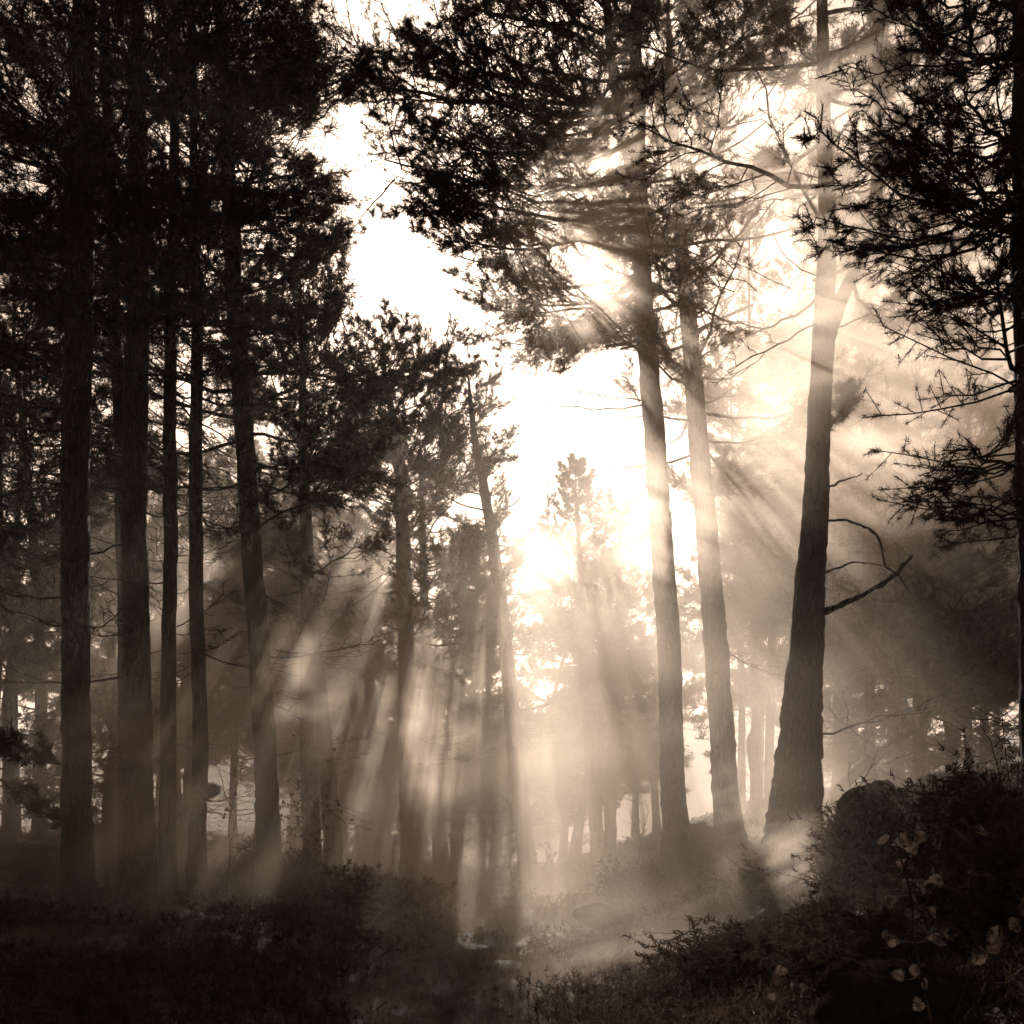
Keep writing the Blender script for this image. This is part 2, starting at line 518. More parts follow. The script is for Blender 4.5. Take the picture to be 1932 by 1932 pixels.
def trunk_curve(line, d, height, lean_d=0.0, extra_r=0.35):
    """line: rows (x, y, width) in picture units, base first; d metres; carried on up to `height` metres"""
    pts, rad = [], []
    n = len(line)
    for i, (x, y, w) in enumerate(line):
        dd = d + lean_d * i / max(1, n - 1)
        pts.append(P(x, y, dd)); rad.append(w / F * dd * .5)
    pts, rad = np.array(pts), np.array(rad)
    gz = float(ground_z(pts[0, 0], pts[0, 1]))
    if pts[0, 2] > gz - .1:
        dirn = (pts[1] - pts[0]) / (pts[1, 2] - pts[0, 2])
        pts = np.vstack([pts[0] + dirn * (gz - .25 - pts[0, 2]), pts])
        rad = np.concatenate([[rad[0] * 1.12], rad])
    if height and pts[-1, 2] < height:
        dirn = (pts[-1] - pts[-2]) / (pts[-1, 2] - pts[-2, 2])
        dirn[:2] *= .5
        h = height - pts[-1, 2]
        pts = np.vstack([pts, pts[-1] + dirn * h * .5, pts[-1] + dirn * h])
        rad = np.concatenate([rad, [max(.02, rad[-1] * .62), .012]])
    return pts, rad

def pine(name, label, line, d, height, crown_from, n_br, L, lod, seed, cat='pine tree', group=None, limbs=(), stems=(), dead=0, dead_from=None,
         bias=None, prune=True, lean_d=0.0, shape=1.0, world=None):
    rng = np.random.default_rng(seed)
    if world is None:
        pts, rad = trunk_curve(line, d, height, lean_d)
        zrow = lambda row: EYE + (HY - row) / F * d
    else:                                              # line in metres from the foot at world = (x, ground height)
        pts = np.array([[world[0] + a, d, world[1] + z] for a, z, w in line] + [[world[0] + line[-1][0], d, height]])
        pts[0, 2] -= .25
        rad = np.array([w * .5 for a, z, w in line] + [.012])
        zrow = lambda z: z
    c = spline(np.column_stack([pts, rad]), 14)
    cen, r = c[:, :3], np.maximum(c[:, 3], .01)
    h0 = cen[0, 2] + .25
    r = r * (1 + .32 * np.exp(-np.maximum(cen[:, 2] - h0, 0) / .32))
    wob = np.cumsum(rng.normal(0, .005, (len(cen), 2)), 0)
    wob -= np.linspace(0, 1, len(cen))[:, None] * wob[-1]
    cen[:, :2] += wob
    wood, crown, tufts = Geo(), Geo(), []
    wood.add(*tube(cen, r, 20, .035, rng))
    curves = [(cen, r)]
    for st in stems:                                   # further stems that leave the trunk
        q = np.array([[*P(x, y, d + dd), w / F * d * .5] for x, y, w, dd in st])
        q = spline(q, 6)
        if st[0][2] < 16:                              # a dead limb: kinked and knotty
            q[1:, :3] += np.cumsum(rng.normal(0, .007, (len(q) - 1, 3)), 0)
            q[:, 3] *= rng.uniform(.8, 1.25, len(q))
        wood.add(*tube(q[:, :3], np.maximum(q[:, 3], .006), 10, .06, rng))
        curves.append((q[:, :3], q[:, 3]))
    zc = zrow(crown_from)
    for cen_, r_ in curves:
        top = cen_[-1, 2]
        lo = max(zc, cen_[0, 2])
        if top <= lo:
            continue
        nb = int(n_br * (1 if cen_ is cen else .45))
        for k in range(nb):
            u = (k + rng.random()) / nb
            z = lo + (top - lo) * u
            b = np.array([np.interp(z, cen_[:, 2], cen_[:, i]) for i in range(3)])
            az = k * 2.39996 + rng.normal(0, .5)
            if bias is not None and rng.random() < bias[1]:
                az = bias[0] + rng.normal(0, .6)
            ln = L * (1 - u) ** (.55 * shape) * (.55 + .45 * min(1, u / .25)) * rng.uniform(.65, 1.15) + .35
            el = -.12 + .75 * u + rng.normal(0, .14)
            v = ln * np.array([math.cos(az) * math.cos(el), math.sin(az) * math.cos(el), math.sin(el)])
            pat = PAT_BIG[rng.integers(len(PAT_BIG))] if ln > 1.7 else PAT_SMALL[rng.integers(len(PAT_SMALL))]
            put_branch(wood, crown, pat, b, v, rng, tufts, 1.0, prune)
    for (y0, x1, y1, dd, kind) in limbs:               # limbs one can point at: from the trunk at row y0 to x1, y1
        z0 = EYE + (HY - y0) / F * d
        b = np.array([np.interp(z0, cen[:, 2], cen[:, i]) for i in range(3)])
        v = P(x1, y1, d + dd) - b
        pat = (PAT_BARE if kind == 'bare' else PAT_BIG)[rng.integers(6)]
        put_branch(wood, crown, pat, b, v, rng, tufts, .8 if kind == 'bare' else 1.1, prune and kind == 'leafy', True)
        if kind == 'bough':
            for q in np.linspace(.5, 1.0, 4):
                a = rng.normal(0, .8)
                e = np.array([math.cos(a), math.sin(a), rng.normal(.1, .25)]) @ frame(v)
                put_branch(wood, crown, PAT_SMALL[rng.integers(6)], b + v * q + [0, 0, rng.normal(0, .12)], e * rng.uniform(.6, 1.2), rng, tufts, 1.0, False)
    if dead:
        zd = zrow(1500 if dead_from is None else dead_from)
        for k in range(dead):
            z = zd + (zc - zd) * rng.random() ** .7
            if z > cen[-1, 2]: continue
            b = np.array([np.interp(z, cen[:, 2], cen[:, i]) for i in range(3)])
            az = rng.random() * 2 * math.pi
            ln = rng.uniform(.3, 1.0) * min(L, 2.2)
            el = rng.normal(-.05, .25)
            v = ln * np.array([math.cos(az) * math.cos(el), math.sin(az) * math.cos(el), math.sin(el)])
            put_branch(wood, crown, PAT_BARE[rng.integers(6)], b, v, rng, tufts, .8, prune)
    base = np.array([cen[0, 0], cen[0, 1], cen[0, 2] + .25])
    root = thing(name, label, cat, base, group)
    m, ln, wd, sp = LOD[lod]
    if tufts:
        tp = np.concatenate([a for a, _ in tufts]); td = np.concatenate([b for _, b in tufts])
        crown.add(*needles(tp, td, m, ln, wd, sp, rng))
    link('trunk', wood.mesh('trunk', base), M_BARK, root)
    if crown.n:
        link('crown', crown.mesh('crown', base, False), M_NEEDLE, root)
    return root

# ------------------------------------------------------------------ the pines one can tell apart
PI = math.pi
pine('pine_tree', 'thick dark straight pine standing farthest left in the foreground',
     [(146, 1770, 64), (144, 1500, 54), (141, 1200, 51), (140, 900, 52), (146, 600, 50), (152, 300, 46), (158, 0, 40)], 13, 17.5, 700, 40, 3.3, 0, 1,
     limbs=[(300, -20, 420, -1, 'leafy'), (340, 40, 420, 1, 'bare'), (770, 20, 640, .5, 'bare'), (1180, -40, 1150, .5, 'bare'), (1440, -30, 1420, -1, 'leafy'), (1560, 40, 1500, .6, 'leafy')], dead=10, bias=(PI, .25))
pine('pine_tree', 'thickest of the left pines, flaring wide at its foot beside a slim dark pine',
     [(264, 1740, 82), (262, 1620, 62), (258, 1400, 52), (254, 1150, 49), (250, 900, 46), (256, 600, 42), (260, 300, 34), (257, 0, 26)], 14, 18, 620, 38, 3.0, 0, 2, dead=14)
pine('pine_tree', 'thin pine stem rising close behind the thickest left pine',
     [(240, 1720, 30), (236, 1200, 27), (228, 800, 25), (216, 500, 22), (204, 200, 20), (198, 0, 16)], 17, 17, 560, 28, 2.6, 1, 3, dead=6)
pine('pine_tree', 'slim very dark pine, third large stem from the left edge',
     [(314, 1760, 36), (320, 1500, 31), (323, 1200, 27), (328, 900, 25), (328, 600, 21), (331, 300, 18), (335, 0, 14)], 14, 16, 640, 28, 2.5, 0, 4, dead=12,
     limbs=[(1170, 275, 1000, -.3, 'bare')])
pine('pine_tree', 'slim straight pine with a small needle tuft low on its right side',
     [(375, 1690, 40), (380, 1500, 30), (379, 1300, 27), (375, 1000, 26), (374, 700, 22), (370, 400, 17), (366, 100, 13)], 15, 16, 760, 30, 2.4, 0, 5, dead=12,
     limbs=[(1505, 404, 1494, -.2, 'leafy'), (1510, 500, 1508, .4, 'bare')])
pine('pine_tree', 'pale slim pine half hidden behind the slim pine with the low tuft',
     [(350, 1690, 27), (358, 1450, 23), (366, 1200, 19), (372, 900, 16)], 22, 15, 900, 26, 2.4, 1, 6, dead=4)
pine('pine_tree', 'sturdy pine leaning left above a round bush at its foot',
     [(517, 1710, 60), (510, 1600, 48), (503, 1450, 43), (492, 1250, 40), (472, 950, 37), (448, 600, 33), (430, 300, 26), (418, 50, 19)], 16, 16.5, 1000, 56, 3.2, 0, 7, dead=8,
     limbs=[(420, 640, 330, .6, 'leafy'), (620, 655, 560, -.6, 'leafy'), (200, 640, 120, .4, 'leafy'), (560, 655, 450, .5, 'leafy'), (700, 640, 640, 0, 'leafy'), (110, 600, 30, 0, 'leafy'), (270, 600, 235, .8, 'leafy')], bias=(0, .25))
pine('pine_tree', 'pale misty upright pine just right of the left leaning pine',
     [(594, 1720, 40), (590, 1550, 34), (586, 1350, 32), (580, 1100, 26), (572, 850, 18)], 20, 12.5, 1250, 26, 2.7, 1, 8, dead=8)
pine('pine_tree', 'rough-barked dark pine leaning left behind the mossy ground',
     [(634, 1720, 40), (630, 1600, 34), (616, 1400, 30), (598, 1200, 24), (580, 950, 18)], 21, 12.0, 1250, 30, 2.6, 1, 9, dead=10)
pine('pine_tree', 'twin-stemmed pine forking low in a narrow V',
     [(712, 1650, 40), (703, 1540, 34), (692, 1460, 20), (672, 1350, 18), (655, 1230, 15)], 24, 11.0, 1280, 26, 2.4, 1, 10, dead=10,
     stems=[[(704, 1545, 26, 0), (705, 1450, 22, .1), (698, 1300, 18, .2), (693, 1150, 13, .3), (690, 980, 7, .3)]])
pine('pine_tree', 'tall middle pine with a dense pointed top against the sky gap',
     [(780, 1660, 46), (772, 1520, 38), (767, 1350, 34), (764, 1200, 31), (757, 1000, 26), (749, 850, 20), (728, 720, 10)], 22, 12.2, 1240, 46, 2.8, 1, 11, dead=8, prune=False,
     limbs=[(790, 700, 605, 0, 'leafy'), (780, 800, 640, .3, 'leafy'), (860, 620, 760, 0, 'leafy'), (960, 600, 900, .3, 'bare'), (890, 900, 690, -.4, 'leafy')])
pine('pine_tree', 'slim pale pine close to the right of the tall middle pine',
     [(834, 1640, 30), (822, 1500, 27), (808, 1300, 23), (799, 1150, 17), (795, 1000, 12)], 25, 11.2, 1200, 42, 2.5, 1, 12, dead=8)
pine('pine_tree', 'long slanting pine leaning left over the path',
     [(996, 1660, 40), (985, 1560, 33), (972, 1430, 31), (956, 1260, 28), (936, 1100, 25), (917, 960, 19), (897, 850, 15), (885, 760, 9)], 26, 13.2, 1240, 40, 2.5, 1, 13, dead=8,
     limbs=[(1095, 990, 1060, 0, 'leafy'), (1200, 870, 1160, .5, 'bare'), (1340, 1120, 1290, 1, 'leafy')])
pine('pine_tree', 'pyramid-topped pine rising from the triple clump beside the path',
     [(1132, 1640, 30), (1122, 1530, 24), (1110, 1400, 18), (1102, 1250, 16), (1095, 1100, 12), (1087, 950, 6)], 30, 12.15, 1320, 64, 2.4, 2, 14, shape=1.5, dead=6, prune=False)
pine('pine_tree', 'thin dark middle stem of the triple clump beside the path',
     [(1130, 1630, 14), (1131, 1500, 12), (1140, 1300, 12), (1148, 1150, 9)], 30.5, 9.5, 1330, 24, 2.2, 2, 15, dead=6)
pine('pine_tree', 'right-hand straight stem of the triple clump beside the path',
     [(1150, 1650, 24), (1153, 1500, 22), (1158, 1350, 18), (1165, 1150, 12)], 29.5, 10.8, 1400, 36, 2.3, 2, 16, dead=8, prune=False)
pine('pine_tree', 'short stem leaning right at the foot of the triple clump',
     [(1088, 1600, 22), (1100, 1530, 17), (1114, 1460, 14), (1118, 1380, 10)], 32, 5.5, 1440, 14, 2.0, 2, 17)
pine('pine_tree', 'tall stout pine glowing in the mist, left one of the central right pair',
     [(1277, 1670, 66), (1272, 1560, 50), (1268, 1450, 46), (1263, 1250, 44), (1248, 1020, 42), (1234, 820, 39), (1219, 600, 36), (1211, 400, 30), (1205, 200, 25), (1198, 0, 20)], 16, 17.5, 620, 36, 3.4, 0, 18,
     limbs=[(765, 1012, 766, -.2, 'bare'), (760, 1080, 745, .6, 'bare'), (200, 655, 150, 0, 'bough'), (210, 770, 130, .5, 'leafy'), (190, 720, 60, -.5, 'leafy'), (330, 745, 330, -.3, 'bough'), (150, 880, 90, -.6, 'leafy'), (120, 1000, 60, .6, 'leafy'), (230, 800, 120, .6, 'leafy'), (260, 760, 330, -.4, 'leafy'), (330, 770, 300, .8, 'leafy'), (400, 800, 420, 0, 'leafy'),
            (420, 830, 480, .6, 'leafy'), (520, 870, 500, -.6, 'leafy'), (560, 930, 610, .2, 'leafy'), (640, 930, 690, .6, 'leafy'), (560, 925, 590, .4, 'bough'), (650, 1010, 670, -.3, 'leafy'), (480, 870, 450, .3, 'bough'), (600, 1000, 600, .6, 'leafy'), (540, 1060, 560, -.5, 'leafy'), (380, 840, 400, .8, 'bough'), (100, 860, 30, 1, 'leafy'), (70, 840, 80, -1, 'leafy'),
            (930, 1120, 860, -.3, 'leafy'), (780, 1130, 790, .5, 'leafy'), (880, 1110, 850, .2, 'bare')],
     stems=[[(1212, 420, 24, 0), (1180, 270, 20, .2), (1155, 130, 17, .3), (1145, 0, 14, .3), (1135, -250, 8, .4)]], bias=(2.2, .35))
pine('pine_tree', 'stout pine bending slightly left, right one of the central right pair',
     [(1382, 1650, 70), (1374, 1560, 54), (1364, 1420, 47), (1349, 1220, 45), (1336, 1050, 41), (1320, 860, 37), (1302, 660, 33), (1283, 450, 25), (1270, 280, 18), (1262, 100, 12)], 16.8, 15.5, 880, 50, 2.8, 0, 19, dead=6,
     limbs=[(720, 1420, 640, .5, 'leafy'), (740, 1400, 760, -.3, 'leafy'), (640, 1440, 520, .3, 'bare'), (520, 1400, 400, .4, 'leafy'), (950, 1360, 880, .4, 'leafy'), (600, 1440, 540, .2, 'leafy'), (680, 1420, 600, -.4, 'leafy'), (760, 1430, 720, .3, 'leafy'), (520, 1380, 450, -.3, 'leafy'), (700, 1200, 640, .5, 'leafy')])
pine('pine_tree', 'thin pine stem right behind the largest trunk',
     [(1450, 1590, 19), (1453, 1400, 17), (1457, 1200, 14), (1461, 1000, 11)], 27, 11.5, 1180, 30, 2.5, 1, 20, dead=12,
     limbs=[(1500, 1390, 1495, 0, 'bare'), (1440, 1385, 1395, .5, 'bare'), (1560, 1415, 1440, -.5, 'bare')])
pine('pine_tree', 'largest trunk of the wood, broad at the foot and forking above, right of centre',
     [(1496, 1660, 112), (1502, 1540, 98), (1511, 1400, 82), (1520, 1240, 66), (1534, 1050, 53), (1547, 850, 44), (1555, 620, 40), (1561, 420, 33), (1556, 200, 26), (1554, 0, 20)], 13, 16.5, 560, 26, 2.9, 0, 21,
     stems=[[(1560, 640, 30, 0), (1590, 560, 26, .1), (1628, 480, 24, .2), (1652, 380, 24, .2), (1655, 200, 20, .3), (1662, 0, 16, .3), (1668, -300, 8, .4)],
            [(1535, 1168, 14, 0), (1580, 1145, 11, -.1), (1625, 1122, 10, -.2), (1665, 1095, 9, -.25), (1690, 1068, 8, -.3), (1708, 1042, 5, -.3)],
            [(1545, 985, 7, 0), (1590, 978, 5, -.1), (1630, 990, 4.5, -.2), (1658, 1018, 4, -.3), (1670, 1060, 3.5, -.3), (1690, 1085, 3, -.4), (1712, 1112, 2, -.4)],
            [(1540, 935, 6, 0), (1565, 918, 4.5, -.1), (1592, 905, 3.5, -.2), (1625, 892, 2, -.3)], [(1535, 1090, 6, 0), (1575, 1072, 4, .1), (1610, 1058, 3, .2), (1660, 1062, 2, .3)]],
     limbs=[(600, 1380, 700, -.4, 'bare'), (830, 1600, 740, .4, 'leafy'), (440, 1440, 60, .2, 'bare'), (520, 1440, 470, .3, 'leafy'), (620, 1700, 560, -.3, 'leafy'), (330, 1430, 330, .3, 'leafy'), (250, 1710, 190, .4, 'leafy'), (380, 1730, 340, .5, 'leafy'), (120, 1450, 40, .3, 'bough'), (100, 1690, 30, .4, 'bough'), (450, 1680, 470, .8, 'leafy'), (1560, 1660, 1400, .5, 'bare'), (1380, 1740, 1360, .6, 'bare')], bias=(PI / 2, .65))
pine('pine_tree', 'straight pine standing on the bank behind the arched leaning stem',
     [(1641, 1540, 30), (1639, 1400, 22), (1637, 1200, 19), (1632, 1000, 15), (1630, 800, 10)], 22, 13.0, 1330, 30, 2.9, 1, 22, dead=26)
pine('pine_tree', 'dark straight pine on the crest of the right bank',
     [(1733, 1500, 28), (1734, 1350, 23), (1735, 1150, 20), (1733, 950, 15), (1730, 700, 10)], 20, 13.0, 1400, 34, 2.8, 1, 23, dead=28)
pine('pine_tree', 'very thin dark pine near the right edge behind the bank',
     [(1824, 1500, 17), (1826, 1350, 14), (1826, 1150, 12), (1824, 900, 9)], 22, 12.0, 1360, 30, 2.8, 1, 24, dead=22)
pine('pine_tree', 'small pine splitting into a Y near the right edge',
     [(1796, 1490, 20), (1795, 1420, 15), (1780, 1340, 11), (1768, 1240, 8)], 26, 8.5, 1360, 24, 2.3, 1, 25, dead=14,
     stems=[[(1795, 1425, 12, 0), (1812, 1370, 10, .1), (1826, 1290, 8, .2), (1836, 1180, 5, .3)]])
pine('pine_tree', 'dark tall pine at the right edge with drooping near boughs',
     [(1975, 1700, 70), (1955, 1300, 56), (1940, 1000, 50), (1930, 700, 46), (1924, 500, 43), (1920, 300, 39), (1920, 0, 34)], 8.8, 13.5, 700, 38, 1.4, 'near', 26,
     limbs=[(620, 1740, 560, .6, 'bare'), (520, 1750, 360, .5, 'bare'), (250, 1830, 200, -1.5, 'leafy'), (420, 1840, 330, -2, 'leafy'), (120, 1840, 60, -1, 'leafy'), (300, 1860, 420, -2.2, 'leafy'), (80, 1870, 120, -2, 'leafy'), (500, 1860, 560, -1.5, 'leafy'), (700, 1870, 720, -2, 'leafy'), (820, 1880, 880, -1.8, 'leafy'), (960, 1890, 1040, -1.6, 'leafy'), (640, 1800, 660, .8, 'bare')], bias=(PI, .3))

# ------------------------------------------------------------------ the arched leaning stem on the bank
def leaning():
    rng = np.random.default_rng(5)
    d = 17
    line = [(1552, 1560, 36), (1572, 1520, 29), (1598, 1474, 25), (1648, 1432, 22), (1700, 1394, 20), (1745, 1345, 18), (1800, 1290, 15), (1860, 1245, 11), (1930, 1200, 7)]
    q = np.array([[*P(x, y, d + i * .15), w / F * d * .5] for i, (x, y, w) in enumerate(line)])
    q[0, 2] = float(ground_z(q[0, 0], q[0, 1])) - .2
    q = spline(q, 6)
    wood, crown, tufts = Geo(), Geo(), []
    wood.add(*tube(q[:, :3], q[:, 3], 12, .03, rng))
    for k, (i, v, b) in enumerate([(20, (-.9, .2, .7), 1), (24, (.8, .3, .5), 1), (28, (-.5, -.2, 1.1), 1), (34, (1.2, .4, .3), 0), (38, (.3, .5, 1.2), 0), (42, (1.0, -.4, .9), 0), (46, (1.2, .3, .6), 0), (30, (.9, -.2, -.5), 1)]):
        put_branch(wood, crown, (PAT_BARE if b else PAT_BIG)[k % 6], q[min(i, len(q) - 2), :3], np.array(v) * 1.6, rng, tufts, 1.0)
    base = q[0, :3] + np.array([0, 0, .2])
    root = thing('leaning_tree', 'crooked stem arching low to the right over the bank behind the largest trunk', 'tree', base)
    tp = np.concatenate([a for a, _ in tufts]); td = np.concatenate([b for _, b in tufts])
    m, ln, wd, sp = LOD[1]
    crown.add(*needles(tp, td, m, ln, wd, sp, rng))
    link('trunk', wood.mesh('trunk', base), M_BARK, root)
    link('crown', crown.mesh('crown', base, False), M_NEEDLE, root)
leaning()

# ------------------------------------------------------------------ the farther rows, and unseen pines added round the viewer
def grow(X, d, h, base_h, n_br, L, lod, seed, group, label, prune=True):
    g = np.random.default_rng(seed)
    x0 = 966 + X / d * F if d > 1 else None
    gz = float(ground_z(X, d))
    line = [(0.0, .0, .30), (g.normal(0, .12), h * .3, .24), (g.normal(0, .2), h * .6, .17), (g.normal(0, .25), h * .85, .09)]
    return pine('pine_tree', label, line, d, gz + h, gz + base_h, n_br, L, lod, seed, group=group, dead=8 if prune else 0, dead_from=gz + 1.0, prune=prune, world=(X, gz))

def far_rows():
    spots = [(-120, 24, 14, .3), (30, 27, 13.5, .3), (75, 22, 12.5, .25), (-20, 19, 14, .35), (300, 34, 10, .3), (440, 36, 10, .3), (545, 30, 10.5, .2), (560, 40, 10, .25),
             (650, 34, 8.5, .2), (690, 44, 9.5, .3), (800, 38, 8.5, .2), (870, 33, 7, .15), (900, 48, 8, .25), (955, 40, 6.5, .15), (1040, 44, 7, .2), (1200, 38, 6.5, .15), (1215, 50, 7.5, .2), (1000, 58, 8, .3),
             (1430, 29, 16.5, .35), (1500, 33, 18, .35), (1400, 38, 17, .4), (1580, 27, 17, .3), (1690, 25, 16, .2), (1430, 36, 9.5, .3), (1530, 32, 10, .35), (1590, 42, 11, .4), (1680, 34, 10, .4), (1850, 31, 9, .4), (1880, 40, 11, .35), (1960, 30, 11, .25), (2060, 26, 11, .4),
             (120, 40, 11, .35), (620, 27, 10, .2), (480, 25, 10, .2), (345, 26, 10, .25), (215, 24, 9.5, .2), (860, 29, 9.5, .2), (930, 33, 9, .2), (1060, 36, 9.5, .2), (1130, 41, 10, .2), (1240, 37, 8.5, .2), (1545, 28, 11, .15), (1700, 31, 9, .1), (1790, 29, 8, .1), (1790, 46, 12, .4), (1480, 52, 11, .35), (750, 56, 9, .25)]
    for i, (x, d, h, b) in enumerate(spots):
        grow((x - 966) / F * d, d, h, h * b, 42, 2.9 if h > 8 else 2.3, 2 if d < 34 else 3, 400 + i, 'hazy pines of the farther rows', 'hazy pine of the farther rows, pale behind the nearer trunks')

def young_pines():
    for i, (x, d, h, lab) in enumerate([
        (205, 20, 3.6, 'young pine in the gap between the first and the thickest left pine'), (672, 26, 3.4, 'young pine behind the rough-barked pine'), (738, 30, 3.6, 'young pine between the twin-stemmed pine and the tall middle pine'),
        (905, 29, 5.0, 'bushy young pine with a rounded head left of the slanting pine'), (1425, 31, 3.2, 'young pine seen low between the central pair and the largest trunk'),
        (1590, 29, 4.0, 'young pine behind the arched stem on the bank'), (15, 19, 4.6, 'young pine with low boughs at the left edge')]):
        grow((x - 966) / F * d, d, h, .35, 30, 1.7, 1 if d < 24 else 2, 700 + i, 'young pines under the tall ones', lab)
young_pines()

def behind():  # out of view, added to block sky light from behind and beside
    for i, (X, y) in enumerate([(-4.5, -4.5), (3.2, -5), (-8.5, .5), (8, 1.5), (-.5, -9), (-9, 7), (8.3, 9), (-13, 14), (6.5, -6)]):
        grow(X, y, 16, 6.0, 40, 3.2, 3, 500 + i, 'unseen pines added round the viewpoint', 'tall unseen pine added round the viewpoint to block sky light', False)
far_rows()
behind()

# ------------------------------------------------------------------ undergrowth
def path_x(y):
    return -0.55 + 0.06 * np.maximum(y - 8, 0) + 0.25 * np.sin(y * .35)

def scatter(n, ymin, ymax, rng, power=1.6):
    u = rng.random(n)
    y = ymin * (ymax / ymin) ** (u ** (1 / power) if power != 1 else u)
    x = (rng.random(n) * 2 - 1) * (y * .56 + .6)
    return x, y

def ground_cover():
    rng = np.random.default_rng(9)
    x, y = scatter(60000, 4.2, 36, rng, 1.3)
    k = (np.abs(x - path_x(y)) > .55 + .5 * rng.random(len(x))) & (vnoise(x * .8, y * .8, 11) > .28 + .2 * rng.random(len(x)))
    x, y = x[k], y[k]
    z = ground_z(x, y)
    amp = .5 + 1.4 * vnoise(x * .6, y * .6, 12)
    p = np.stack([x, y, z + .04 * amp], -1)
    d = np.column_stack([rng.normal(0, .35, (len(x), 2)), np.ones(len(x))])
    d /= np.linalg.norm(d, axis=1)[:, None]
    g = Geo()
    far = y > 11
    for msk, m, w in ((~far, 9, .013), (far, 6, .026)):
        q = p[msk] + d[msk] * (rng.random((msk.sum(), 1)) * .18 * amp[msk][:, None])
        g.add(*needles(q, d[msk], m, .085, w, .6, rng, .06))
        g.add(*thin_sticks(p[msk][::2] - [0, 0, .05], q[::2], np.full(len(q[::2]), .003), np.full(len(q[::2]), .002)))
    o = link('undergrowth', g.mesh('undergrowth', smooth=False), M_HEATH)
    tag(o, 'low dark heath and bilberry growth covering the forest floor', 'undergrowth', None, 'stuff')
    x, y = scatter(52000, 4.5, 34, rng, 1.3)
    k = vnoise(x * .55 + 3, y * .35, 21) + .25 * sstep(1.6, .2, np.abs(x - path_x(y))) > .62
    k &= x < 3.5
    x, y = x[k], y[k]
    p = np.stack([x, y, ground_z(x, y) - .01], -1)
    d = np.column_stack([rng.normal(0, .3, (len(x), 2)), np.ones(len(x))])
    g = Geo()
    far = y > 12
    for msk, m, w in ((~far, 5, .005), (far, 4, .012)):
        g.add(*needles(p[msk], d[msk], m, .15, w, .4, rng, .0))
    o = link('grass', g.mesh('grass', smooth=False), M_GRASS)
    tag(o, 'short pale grass along the forest path', 'grass', None, 'stuff')
    # leaf litter on the floor
    x, y = scatter(9000, 4.5, 26, rng, 1.3)
    p = np.stack([x, y, ground_z(x, y) + .012], -1)
    g = Geo()
    a = rng.random(len(x)) * 6.28
    s = rng.uniform(.018, .04, len(x))
    u = np.stack([np.cos(a), np.sin(a), rng.normal(0, .35, len(x))], -1) * s[:, None]
    w = np.stack([-np.sin(a), np.cos(a), rng.normal(0, .35, len(x))], -1) * s[:, None] * .55
    v = np.stack([p - u, p + w, p + u, p - w], 1).reshape(-1, 3)
    b = np.arange(len(x))[:, None] * 4
    f = np.concatenate([b + [0, 1, 2], b + [0, 2, 3]])
    g.add(v, f)
    o = link('leaf_litter', g.mesh('leaf_litter', smooth=False), M_LEAF)
    tag(o, 'small fallen leaves strewn over the forest floor', 'leaves', None, 'stuff')
ground_cover()

def bush(name, label, x, y, d, rx, h, seed, sink=.1, mat=None, leaf=(.075, .02), n=900, group=None):
    """a bush rx metres in radius and h metres tall whose top shows near row y"""
    rng = np.random.default_rng(seed)
    X = (x - 966) / F * d
    gz = float(ground_z(X, d))
    base = np.array([X, d, gz - .05])
    wood, fol = Geo(), Geo()
    ns = 16
    a = rng.random(ns) * 6.28
    el = rng.uniform(.35, 1.45, ns)
    tips = np.stack([np.cos(a) * np.cos(el) * rx, np.sin(a) * np.cos(el) * rx, np.sin(el) * h], -1) * rng.uniform(.7, 1.1, (ns, 1))
    tp = []
    for t in tips:
        s = np.linspace(0, 1, 6)[:, None]
        c = base + t * s + np.cumsum(rng.normal(0, .03 * rx, (6, 3)), 0) * (s > 0)
        wood.add(*tube(c, np.linspace(.012, .004, 6), 4))
        m = n // ns
        q = np.array([[np.interp(v, s[:, 0], c[:, i]) for i in range(3)] for v in rng.uniform(.35, 1.05, m)])
        e = q + rng.normal(0, 1, (m, 3)) * [.2 * rx, .2 * rx, .16 * h]
        e[:, 2] = np.maximum(e[:, 2], gz + .02)
        fol.add(*thin_sticks(q, e, np.full(m, .003), np.full(m, .002)))
        tp.append(np.hstack([e, e - q + t * .3]))
    tp = np.vstack(tp)
    dv = tp[:, 3:] / (np.linalg.norm(tp[:, 3:], axis=1)[:, None] + 1e-6)
    fol.add(*needles(tp[:, :3], dv, 8, leaf[0], leaf[1], .7, rng, .08))
    r = thing(name, label, 'bush', base, group)
    link('stems', wood.mesh('stems', base), M_BARK, r)
    link('foliage', fol.mesh('foliage', base, False), mat or M_HEATH, r)

